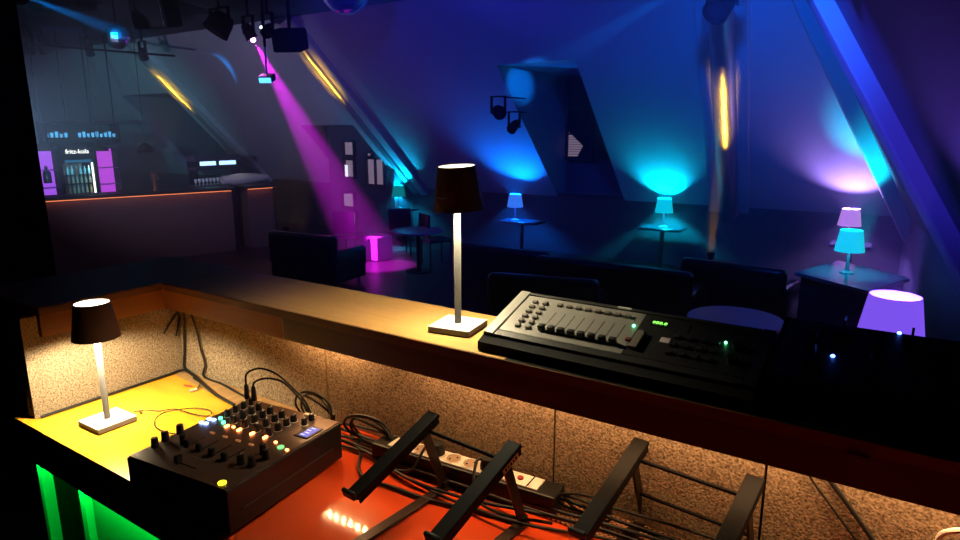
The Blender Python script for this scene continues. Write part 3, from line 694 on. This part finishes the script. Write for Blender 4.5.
cordless_lamp((LP1.x, LP1.y, LZ), math.radians(9), 'brown-shaded cordless lamp with white stem standing on the counter', 26.0, .392, (math.radians(5), math.radians(-3.5)), .108)
cordless_lamp((LP2.x, LP2.y, DZ), math.radians(1), 'brown-shaded cordless lamp with white stem standing on the yellow desk', 34.0, .356, cone=156, drop=.015)

# ------------------------------------------------------------------ lighting desk (DMX controller) on the counter
t = thing('lighting_controller', 'long dark lighting desk with eight faders on the counter', 'lighting controller', (-.732, 1.121, LZ), -.011); t.scale = (1.044,)*3
W_, D_ = .541, .174; z0_, z1_ = .030, .085
th = math.atan2(z1_-z0_, .164)
T = Matrix.Translation((0, 0, z0_)) @ Matrix.Rotation(th, 4, 'X')      # u along x, v up the slanted top
B().prism([(-.020, .003), (-.017, 0), (.160, 0), (.166, .01), (.166, z1_-.002), (.164, z1_-.001), (0, z0_-.001), (-.006, z0_-.004), (-.020, .020)], 0, 0, W_).build('housing', blackm, t)
def pl(name, u0, u1, v0, v1, h, m, par=t, bev=.0015, lab=None):
    o = B().box(((u0+u1)/2, (v0+v1)/2, h/2), (u1-u0, v1-v0, h), T, bev).build(name, m, par)
    if lab: o['label'] = lab
    return o
pl('side_cheek', .0, .025, .002, .172, .007, grey_panel)
pl('side_cheek', W_-.022, W_, .002, .172, .007, dark_panel)
face = pl('faceplate', .026, .300, .022, .162, .004, grey_panel)
pl('front_strip', .026, W_-.023, .002, .020, .005, dark_panel)
pl('rear_strip', .026, W_-.023, .163, .172, .006, dark_panel)
pl('faceplate', .301, W_-.023, .022, .162, .004, mat('black faceplate', (.02, .02, .02), .4))
for cx, cv0 in ((.054, .137), (.079, .137)):
    for k in range(6): u = cx+.0065*k/5*1.2; v = cv0-.0185*k; pl('button', u-.0055, u+.0055, v-.0045, v+.0045, .010, grey_button)
for k in range(8): u = .114+.022*k; pl('button', u-.006, u+.006, .1355, .1445, .010, grey_button)
for k in range(8):
    u = .117+.0222*k
    pl('fader_slot', u-.0012, u+.0012, .050, .115, .0045, blackm)
    fk = B().box((u, .047, .0095), (.0150, .011, .017), T, .003).build('fader_knob', black, t, True)
pl('button', .291, .301, .062, .071, .009, mat('red button', (.25, .04, .03), .5))
B().sphere((.290, .113, .006), .0028, 12).build('green_indicator', glow('green led', (.1, 1, .35), 12), t).matrix_local = T
B().sphere((.466, .110, .006), .0025, 12).build('green_indicator', glow('green led', (.1, 1, .35), 12), t).matrix_local = T
pl('display', .318, .352, .126, .142, .006, glass_d)
text('888.8', .011, glow('green digits', (.25, 1, .1), 3), 'display_digits', t, T @ Vector((.336, .134, .0075)), (th, 0, 0), 0, 1.2)
pl('wheel_block', .305, .322, .040, .095, .012, mat('grey block', (.16, .14, .12), .5))
pl('sticker', .352, .372, .078, .094, .0055, mat('pale sticker', (.7, .6, .62), .6))
text('STAGE', .001, blackm, 'tiny', t, (0, 0, 0), (0, 0, 0)) and None if False else None
pl('title_label', .235, .265, .165, .171, .0075, mat('pale label', (.6, .6, .55), .6))
for k in range(4):
    for j in range(3): u = .380+.024*k; v = .050+.026*j; pl('button', u-.006, u+.006, v-.005, v+.005, .009, dark_panel)
pl('crossfade_slot', .392, .395, .120, .150, .005, blackm)
for k in range(2): u = .490; v = .06+.04*k; B().cyl((u, v, .004), .009, .012, 20, M=T).build('knob', black, t, True)

# ------------------------------------------------------------------ DJ mixer
mt = thing('dj_mixer', 'four-channel black mixing console with glowing buttons on the desk', 'dj mixer', (-1.2294, .8358, DZ), math.radians(6)); mt.scale = (.953,)*3
MW, MD, MH = .328, .372, .108
B().box((0, 0, MH/2+.004), (MW, MD, MH-.008), None, .004).build('housing', black, mt)
B().box((0, 0, MH+.0005), (MW-.008, MD-.008, .004), None, .001).build('faceplate', mixer_panel, mt)
for sx_ in (-1, 1):
    for sy_ in (-1, 1): B().cyl((sx_*.13, sy_*.15, 0), .012, .006, 14).build('foot', rubber, mt)
    B().box((sx_*(MW/2+.001), 0, .05), (.003, MD*.8, .004)).build('side_groove', chrome if False else dark_panel, mt)
ring_m = mat('pale knob ring', (.7, .62, .55), .35)
def knob(x, y, r=.0088, h=.019, m=black, ring=True):
    k_ = B().lathe([(0, h), (r*.8, h), (r*.88, h-.002), (r, .004), (r*1.05, 0)], (x, y, MH+.002), 18).build('knob', m, mt, True)
    B().box((x, y+r*.5, MH+.002+h), (.0012, r*.9, .001)).build('pointer', white_plastic, k_)
    if ring: B().lathe([(r*1.08, 0), (r*1.22, 0), (r*1.22, .0012), (r*1.08, .0012)], (x, y, MH+.002), 18).build('knob_ring', ring_m, k_, True)
chx = [-.080, -.036, .009, .053]
for i, x in enumerate(chx):
    for y in (.140-.003*i, .114-.003*i, .084-.003*i, .052-.003*i): knob(x, y)
    B().box((x+.004, .028, MH+.004), (.006, .012, .006)).build('lit_button', glow('amber button', (1, .25, .06), 12), mt)
    B().box((x+.001, -.014, MH+.004), (.014, .006, .004), None, .001).build('cue_button', mat('tan cue button', (.35, .18, .10), .4, emit=(1, .35, .12), es=.25), mt)
    B().box((x+.002, -.065, MH+.003), (.0025, .062, .001)).build('fader_slot', blackm, mt)
    B().box((x+.002, -.088-.002*i, MH+.012), (.016, .011, .020), None, .003).build('fader_cap', black, mt)
for x in (-.125, .092):
    for y in (.155, .128): knob(x, y, .0078)
for y in (.10, .073): knob(-.125, y, .0075)
for i, (x, y) in enumerate([(-.150, .012), (-.136, .014), (-.150, .036), (-.136, .038)]): B().box((x, y, MH+.005), (.011, .009, .005), None, .0015).build('blue_button', glow('blue white button', (.25, .45, 1), 7), mt)
for (x, y) in [(-.127, .052), (-.100, .038)]: B().cyl((x, y, MH+.002), .005, .006, 14).build('green_button', glow('green button', (.1, .9, .45), 4), mt, True)
B().cyl((.127, .009, MH+.002), .0085, .004, 20).build('cue_ring', glow('green ring', (.35, 1, .35), .9), mt, True)
for (x, y) in [(.098, .022), (.150, .006), (-.058, .033)]: B().box((x, y, MH+.004), (.007, .005, .004)).build('lit_button', glow('amber button', (1, .25, .06), 12), mt)
pl_ = B().box((.132, .100, MH+.0035), (.044, .060, .003), None, .001).build('display_bezel', black, mt)
B().box((.136, .098, MH+.0055), (.026, .048, .001)).build('display', glow('blue display', (.10, .14, .75), .9), mt)
for k in range(4): B().box((.130+.004*(k % 2), .080+.012*k, MH+.0063), (.012, .004, .0005)).build('display_text', glow('display text', (.5, .6, 1), 1.3), mt)
for (x, y) in [(-.152, -.050), (-.152, -.092), (.101, -.088), (.130, -.083), (.111, -.030), (.135, -.045), (-.100, -.081), (-.145, -.125)]: knob(x, y, .009, .024, ring=False)
B().box((-.01, -.150, MH+.003), (.075, .003, .001)).build('crossfader_slot', blackm, mt)
B().box((-.029, -.150, MH+.012), (.012, .017, .020), None, .003).build('crossfader_cap', black, mt)
B().cyl((.130, -.166, MH+.0024), .0088, .003, 24).build('yellow_button', glow('yellow button', (1, .85, .02), 3.0), mt, True)
B().cyl((.148, -.173, MH+.0024), .0025, .002, 12).build('headphone_led', white_plastic, mt, True)
B().box((.075, .168, MH+.006), (.034, .012, .010), None, .002).build('white_label', mat('white label', (.8, .75, .6), .5), mt)
for k in range(3): B().box((-.02+.02*k, -.118, MH+.003), (.010, .004, .0008)).build('printed_mark', grey_button, mt)
for i, x in enumerate(chx[:3]): B().box((x+.023, .08, MH+.0028), (.0008, .13, .0004)).build('channel_line', grey_button, mt)
for k in range(14): B().box((.080, .06+.006*k-.02, MH+.0030), (.006, .0025, .0008)).build('level_led', grey_button, mt)
# jack plugs with cables
def mw(x, y, z): a = math.radians(6); k = .953; return Vector((-1.2294+k*(x*math.cos(a)-y*math.sin(a)), .8358+k*(x*math.sin(a)+y*math.cos(a)), DZ+k*z))
def jack(x, y, pts, label):
    t = thing('jack_cable', label, 'cable', mw(x, y, MH+.002)); o = t.location
    B().cyl((0, 0, 0), .0045, .012, 14).build('jack_collar', gold, t, True)
    B().lathe([(.0065, .012), (.0072, .016), (.0062, .045), (.004, .052), (0, .053)], n=16).build('plug_sleeve', rubber, t, True)
    B().tube([(0, 0, .050)]+[Vector(p)-o for p in pts], .0028, 8).build('cord', rubber, t, True)
jack(-.145, .160, [mw(-.142, .163, .195), mw(-.115, .185, .208), mw(-.07, .20, .195), mw(-.02, .205, .165), mw(.02, .21, .13), mw(.05, .222, .06), (-1.2389, 1.1341, DZ+.012)], 'black jack cable plugged into the leftmost socket of the mixer')
jack(-.118, .160, [mw(-.116, .165, .175), mw(-.09, .18, .185), mw(-.05, .195, .18), mw(-.01, .20, .155), mw(.03, .205, .11), mw(.04, .222, .03), (-1.2103, 1.1436, DZ+.02)], 'black jack cable plugged in right beside the leftmost one')

# ------------------------------------------------------------------ laptop stands
def laptop_stand(x, y, rz, label, sticker):
    t = thing('laptop_stand', label, 'laptop stand', (x, y, DZ), rz, 'black metal laptop stands'); t.scale = (.953,)*3
    s, h0, h1, L, yf = .231, .125, .215, .253, .296
    ang = math.atan2(h1-h0, L); AL = math.hypot(L, h1-h0)
    for sg in (-1, 1):
        Mx = Matrix.Translation((sg*s/2, 0, h0)) @ Matrix.Rotation(ang, 4, 'X')
        a = B().box((0, AL/2, -.006), (.034, AL, .010), Mx, .002).build('arm', black_metal, t)
        B().box((0, -.002, .003), (.036, .010, .020), Mx, .003).build('lip', rubber, a)
        B().box((sg*0+.014, AL/2, -.016), (.003, AL*.96, .018), Mx).build('arm_flange', black_metal, a)
        # upright from under the arm down to the foot
        top = Vector((sg*s/2, L-.035, h1-.03)); bot = Vector((sg*s/2, yf-.012, .012)); v = bot-top
        Mu = v.to_track_quat('Z', 'X').to_matrix().to_4x4(); Mu.translation = top
        B().box((0, 0, v.length/2), (.006, .024, v.length), Mu @ Matrix.Rotation(PI/2, 4, 'Z'), .001).build('upright', brown_metal, t)
        B().box((sg*s/2, yf-.15, .005), (.026, .30, .008), None, .001).build('foot', brown_metal, t)
        B().cyl((sg*s/2, yf-.012, .006), .012, .018, 16).build('hinge', black_metal, t, True)
        if sticker and sg == 1:
            B().box((.0165, AL-.045, -.016), (.001, .055, .014), Mx).build('sticker', mat('white sticker', (.75, .72, .66), .5), a)
            for k in range(5): B().box((.0172, AL-.063+.009*k, -.016), (.0006, .005, .007-.002*(k % 2)), Mx).build('sticker_mark', blackm, a)
    B().tube([(-s/2, L-.028, h1-.035), (s/2, L-.028, h1-.035)], .0045, 10, 0).build('crossbar', black_metal, t, True)
    B().tube([(-s/2, yf-.04, .085), (s/2, yf-.04, .085)], .004, 10, 0).build('crossbar', black_metal, t, True) if not sticker else None
    return t
laptop_stand(-.715, .780, -.092, 'folding black laptop stand nearer the mixer, with a white sticker', True)
laptop_stand(-.292, .908, -.107, 'folding black laptop stand at right, further from the mixer', False)

# ------------------------------------------------------------------ power strip
sp0, sp1 = pz(393, 442, DZ+.05), pz(541, 486, DZ+.05)
mid = (sp0+sp1)/2; vv = sp1-sp0; Lp = Vector((vv.x, vv.y, 0)).length; rzp = math.atan2(vv.y, vv.x)
t = thing('power_strip', 'black power strip with pale socket plate lying behind the laptop stands', 'power strip', (mid.x, mid.y, DZ+.006), rzp)
B().box((0, 0, .022), (Lp+.09, .062, .044), None, .004).build('strip_body', black, t)
B().box((0, 0, .0455), (Lp, .046, .004), None, .0015).build('socket_plate', white_plastic, t)
for k in range(7):
    x = -Lp/2+.040+k*.0465
    if x > Lp/2-.075: break
    s_ = B().lathe([(.0215, 0), (.0215, .0025), (.0190, .0025), (.0190, -.0005), (0, -.0005)], (x, 0, .047), 28).build('socket', white_plastic, t, True)
    B().lathe([(0, .0012), (.0170, .0012), (.0170, .0008), (0, .0008)], (x, 0, .0475), 24).build('socket_well', mat('shaded well', (.35, .24, .16), .6), s_, True)
    for j in (-1, 1): B().cyl((x+j*.0065, j*.0065, .0485), .0024, .0012, 10).build('pin_hole', blackm, s_, True)
B().cyl((Lp/2-.050, .0, .0475), .007, .004, 18).build('switch', mat('red switch', (.3, .03, .02), .4), t, True)
B().box((Lp/2-.025, 0, .0478), (.003, .044, .0006)).build('plate_seam', blackm, t)
# plugs in two sockets
def plug(k, label, tail):
    x = -Lp/2+.040+k*.0465; a = rzp; o = Vector((mid.x+x*math.cos(a), mid.y+x*math.sin(a), DZ+.0535+.002))
    t = thing('power_plug', label, 'plug', o, a)
    B().lathe([(0, 0), (.0185, 0), (.0185, .010), (.015, .026), (0, .028)], n=24).build('plug_body', rubber, t, True)
    R_ = Matrix.Rotation(-a, 4, 'Z')
    B().tube([(0, 0, .018), (-.02, -.018, .020)] + [R_ @ (Vector(p)-o) for p in tail], .0035, 8).build('cord', rubber, t, True)
plug(2, 'black plug in the power strip left of the open sockets', [(-0.8863, 1.0483, DZ+.03), (-0.9530, 1.0483, DZ+.012), (-1.0292, 1.0769, DZ+.012)])
plug(5, 'black plug in the power strip under the second laptop arm', [(-0.7052, 1.0483, DZ+.02), (-0.6290, 1.0388, DZ+.01), (-0.5242, 1.0674, DZ+.01)])

# ------------------------------------------------------------------ perforated metal tray at the back of the desk
gm = bpy.data.materials.new('perforated sheet'); gm.use_nodes = True; nt = gm.node_tree; b_ = nt.nodes['Principled BSDF']
b_.inputs['Roughness'].default_value = .45; b_.inputs['Metallic'].default_value = .3
tc = nt.nodes.new('ShaderNodeTexCoord'); mp = nt.nodes.new('ShaderNodeMapping'); mp.inputs['Scale'].default_value = (125, 125, 1); mp.inputs['Rotation'].default_value = (0, 0, .78)
vo = nt.nodes.new('ShaderNodeTexVoronoi'); vo.inputs['Scale'].default_value = 1.0; vo.inputs['Randomness'].default_value = 0
rp = nt.nodes.new('ShaderNodeValToRGB'); rp.color_ramp.elements[0].position = .30; rp.color_ramp.elements[1].position = .36
rp.color_ramp.elements[0].color = (.01, .006, .004, 1); rp.color_ramp.elements[1].color = (.5, .22, .10, 1)
nt.links.new(tc.outputs['Object'], mp.inputs[0]); nt.links.new(mp.outputs[0], vo.inputs['Vector']); nt.links.new(vo.outputs['Distance'], rp.inputs[0]); nt.links.new(rp.outputs[0], b_.inputs['Base Color'])
tag(B().box((0, 0, 0), (.62, .085, .004)).build('perforated_tray', gm, None, loc=(-0.2382, 1.1293, DZ+.003)), 'perforated metal cable tray at the back edge of the red desk', 'tray')

# ------------------------------------------------------------------ loose cables
def cable(name, pts, r, label, cat='cable', m=rubber, group=None, zfix=True):
    return tag(B().tube(pts, r, 8, 8).build(name, m, None, True), label, cat, group)
def dk(px_, py_, h=.006):
    p = pz(px_, py_, DZ+h); return Vector((max(p.x, WX+.012) if p.y > .72 else p.x, min(p.y, WY-.008), p.z))
def wf(px_, py_):
    p = pyy(px_, py_, WY-.008); p.z = max(p.z, DZ+.006); return p
# thin lamp charging cable looping on the yellow desk
cable('charging_cable', [dk(133, 412), dk(145, 410), dk(160, 411), dk(175, 409), dk(190, 413), dk(203, 416), dk(211, 414.5), dk(209, 410), dk(196, 408), dk(180, 409.5, .010), dk(163, 413, .010), dk(155, 420), dk(156, 427), dk(166, 432), dk(176, 434)], .0016, 'thin black cable looping on the yellow desk from the lamp')
t = thing('cable_connector', 'small metal connector of the thin cable beside the lamp base', 'connector', dk(140, 411, .006), -.3)
B().cyl((0, 0, 0), .0035, .018, 12, M=Matrix.Rotation(PI/2, 4, 'Y')).build('connector_sleeve', gold, t, True)
# back edge cable on left desk
cable('cable', [dk(24, 408), dk(60, 402), dk(100, 392), dk(140, 379), dk(165, 372), dk(182, 370), dk(192, 374), dk(202, 383), dk(215, 394), dk(232, 404), dk(240, 409)], .0045, 'thick black cable along the back edge of the yellow desk', group='black booth cables')
# cables hanging in the corner
q1 = pxx(174, 309, WX+.012)
cable('cable', [wf(183, 308), wf(184, 330), wf(184.5, 350), wf(184, 366), dk(188, 371), dk(196, 378)], .004, 'black cable hanging straight down the felt corner', group='black booth cables')
cable('cable', [wf(186, 309), wf(190, 313), wf(196, 328), wf(201, 350), wf(205, 364), dk(211, 374), dk(222, 384), dk(238, 393), dk(250, 399)], .0035, 'black cable curving down the felt wall right of the corner', group='black booth cables')
cable('cable', [pxx(180, 309, WX+.01), pxx(174, 318, WX+.01), pxx(166, 330, WX+.01), pxx(164, 334, WX+.01)], .0028, 'short loose cable end hanging left of the felt corner', group='black booth cables')
cable('cable', [pxx(181, 309, WX+.01), pxx(179, 322, WX+.01), pxx(176, 336, WX+.01)], .0028, 'second short cable end hanging at the felt corner', group='black booth cables')
t = thing('audio_cable', 'cable with red and white plugs on the pale board', 'cable', dk(190, 388, .006))
o = t.location
B().tube([Vector(dk(193, 378, .006))-o, Vector(dk(200, 383, .006))-o, Vector(dk(197, 389, .006))-o], .002, 8, 6).build('cord', rubber, t, True)
B().tube([Vector(dk(197, 389, .006))-o, Vector(dk(190, 391, .006))-o], .0035, 8, 0).build('white_plug', white_plastic, t, True)
B().tube([Vector(dk(192, 386, .006))-o, Vector(dk(184, 385, .006))-o], .0028, 8, 0).build('red_plug', mat('red plastic', (.6, .05, .03), .4), t, True)
# coiled bundle behind the mixer
random.seed(3)
def coil(c, rx, rz_, n, r, label, tilt=.3):
    pts = []
    for k in range(n*10+1):
        a = 2*PI*k/10; rr = 1+.12*math.sin(a*.37+k*.21)
        x = rx*rr*math.cos(a); z = rz_*rr*math.sin(a)
        pts.append(Vector(c)+Vector((x+.004*math.sin(k), -.012+.010*math.sin(k*.9)-tilt*z, z)))
    return cable('cable_coil', pts, r, label, 'cable coil')
coil((-1.2723, 1.1198, DZ+.060), .060, .050, 3, .0032, 'coil of black cable propped on the felt wall behind the mixer')
coil((-1.0769, 1.1226, DZ+.050), .070, .038, 3, .0038, 'coil of thick black cable between the mixer and the power strip')
coil((-0.4765, 1.1388, DZ+.035), .055, .022, 2, .003, 'small coil of black cable right of the power strip')
lines = []
for i in range(7):
    yy = 1.060+.0150*i; z = DZ+.0085+.004*(i % 3)
    pts = []
    xs0, xs1 = -1.20, .55
    for k in range(12):
        x = xs0+(xs1-xs0)*k/11; pts.append((x, min(1.163, yy+.014*math.sin(k*1.3+i*2.1)-(.03 if 1 < k < 5 and i < 3 else 0)), z+.003*abs(math.sin(k*1.7+i))+(.012 if i == 6 else 0)+ (.012 if x > -.6 else 0)))
    cable('cable', pts, .0032+.0006*(i % 2), 'black cable running along the back of the red desk, %s from the front' % words[i], group='black cables along the red desk')
cable('cable', [(-1.16, 1.125, DZ+.010), (-1.09, 1.09, DZ+.006), (-1.03, 1.02, DZ+.006), (-.98, .99, DZ+.006), (-.90, .995, DZ+.006), (-.80, 1.00, DZ+.006), (-.70, 1.02, DZ+.006), (-.57, 1.04, DZ+.006)], .0042, 'thick black cable bowing out in front of the power strip', group='black booth cables')
# cables on the felt wall at right
cable('cable', [wf(802, 462), wf(812, 480), wf(830, 505), wf(852, 535), wf(870, 560)], .0022, 'thin black cable hanging at the right part of the felt wall', group='black booth cables')
cable('cable', [wf(818, 464), wf(835, 487), wf(856, 516), wf(876, 545), wf(890, 566)], .0045, 'thick black cable hanging beside the thin one at right', group='black booth cables')
cable('cable', [pyy(936, 542, 1.15), pyy(942, 534, 1.13), pyy(952, 531, 1.12), pyy(965, 531, 1.12), pyy(985, 536, 1.13)], .0045, 'white cable at the right edge of the picture', m=white_plastic)
cable('cable', [wf(556, 480), wf(574, 500)], .002, 'x') if False else None

# ------------------------------------------------------------------ gear on the right end of the counter
x0 = -.157
t = thing('mixing_rack', 'dark rack of audio gear with two blue lights at the right end of the counter', 'audio rack', (x0, 1.117, LZ), 0)
B().prism([(0, 0), (.02, -.004), (.20, .0), (.20, .115), (.0, .062)], 0, 0, .75).build('rack_housing', blackm, t)
th2 = math.atan2(.053, .20)
T2 = Matrix.Translation((0, 0, .062)) @ Matrix.Rotation(th2, 4, 'X')
B().box((.375, .102, .002), (.73, .195, .004), T2, .001).build('front_panel', dark_panel, t)
def on_top(px_, py_):
    n = Vector((0, -math.sin(th2), math.cos(th2))); p0 = Vector((x0, 1.117, LZ+.062)); d = ray(px_, py_)
    return EYE + d*((p0-EYE).dot(n)/d.dot(n)) - t.location
for (a, c) in ((832.5, 358.5), (899, 335.5)):
    q = on_top(a, c); print('led', q); B().sphere(q+Vector((0, 0, .004)), .0035, 14).build('blue_indicator', glow('blue led', (.05, .15, 1), 25), t)
for k in range(7):
    for j in range(3): B().lathe([(0, .018), (.008, .018), (.0095, 0)], (.06+.095*k, .045+.05*j, .004), 16, T2).build('knob', black, t, True)
for k in range(5): B().box((.10+.11*k, .175, .008), (.04, .010, .010), T2, .002).build('button', dark_panel, t)
for (a, c) in ((845, 303+25), (912, 340)):
    q = on_top(a, c); B().box(q+Vector((0, 0, .012)), (.004, .004, .02)).build('glint_lever', chrome, t)
q = pyy(865, 405, LY-.006); tag(B().box((0, 0, 0), (.030, .004, .012), None, .001).build('small_label', mat('grey print', (.10, .10, .10), .5), None, loc=(q.x, LY-.006, min(q.z, LZ-.03))), 'small grey label plate on the dark fascia at right', 'label plate')
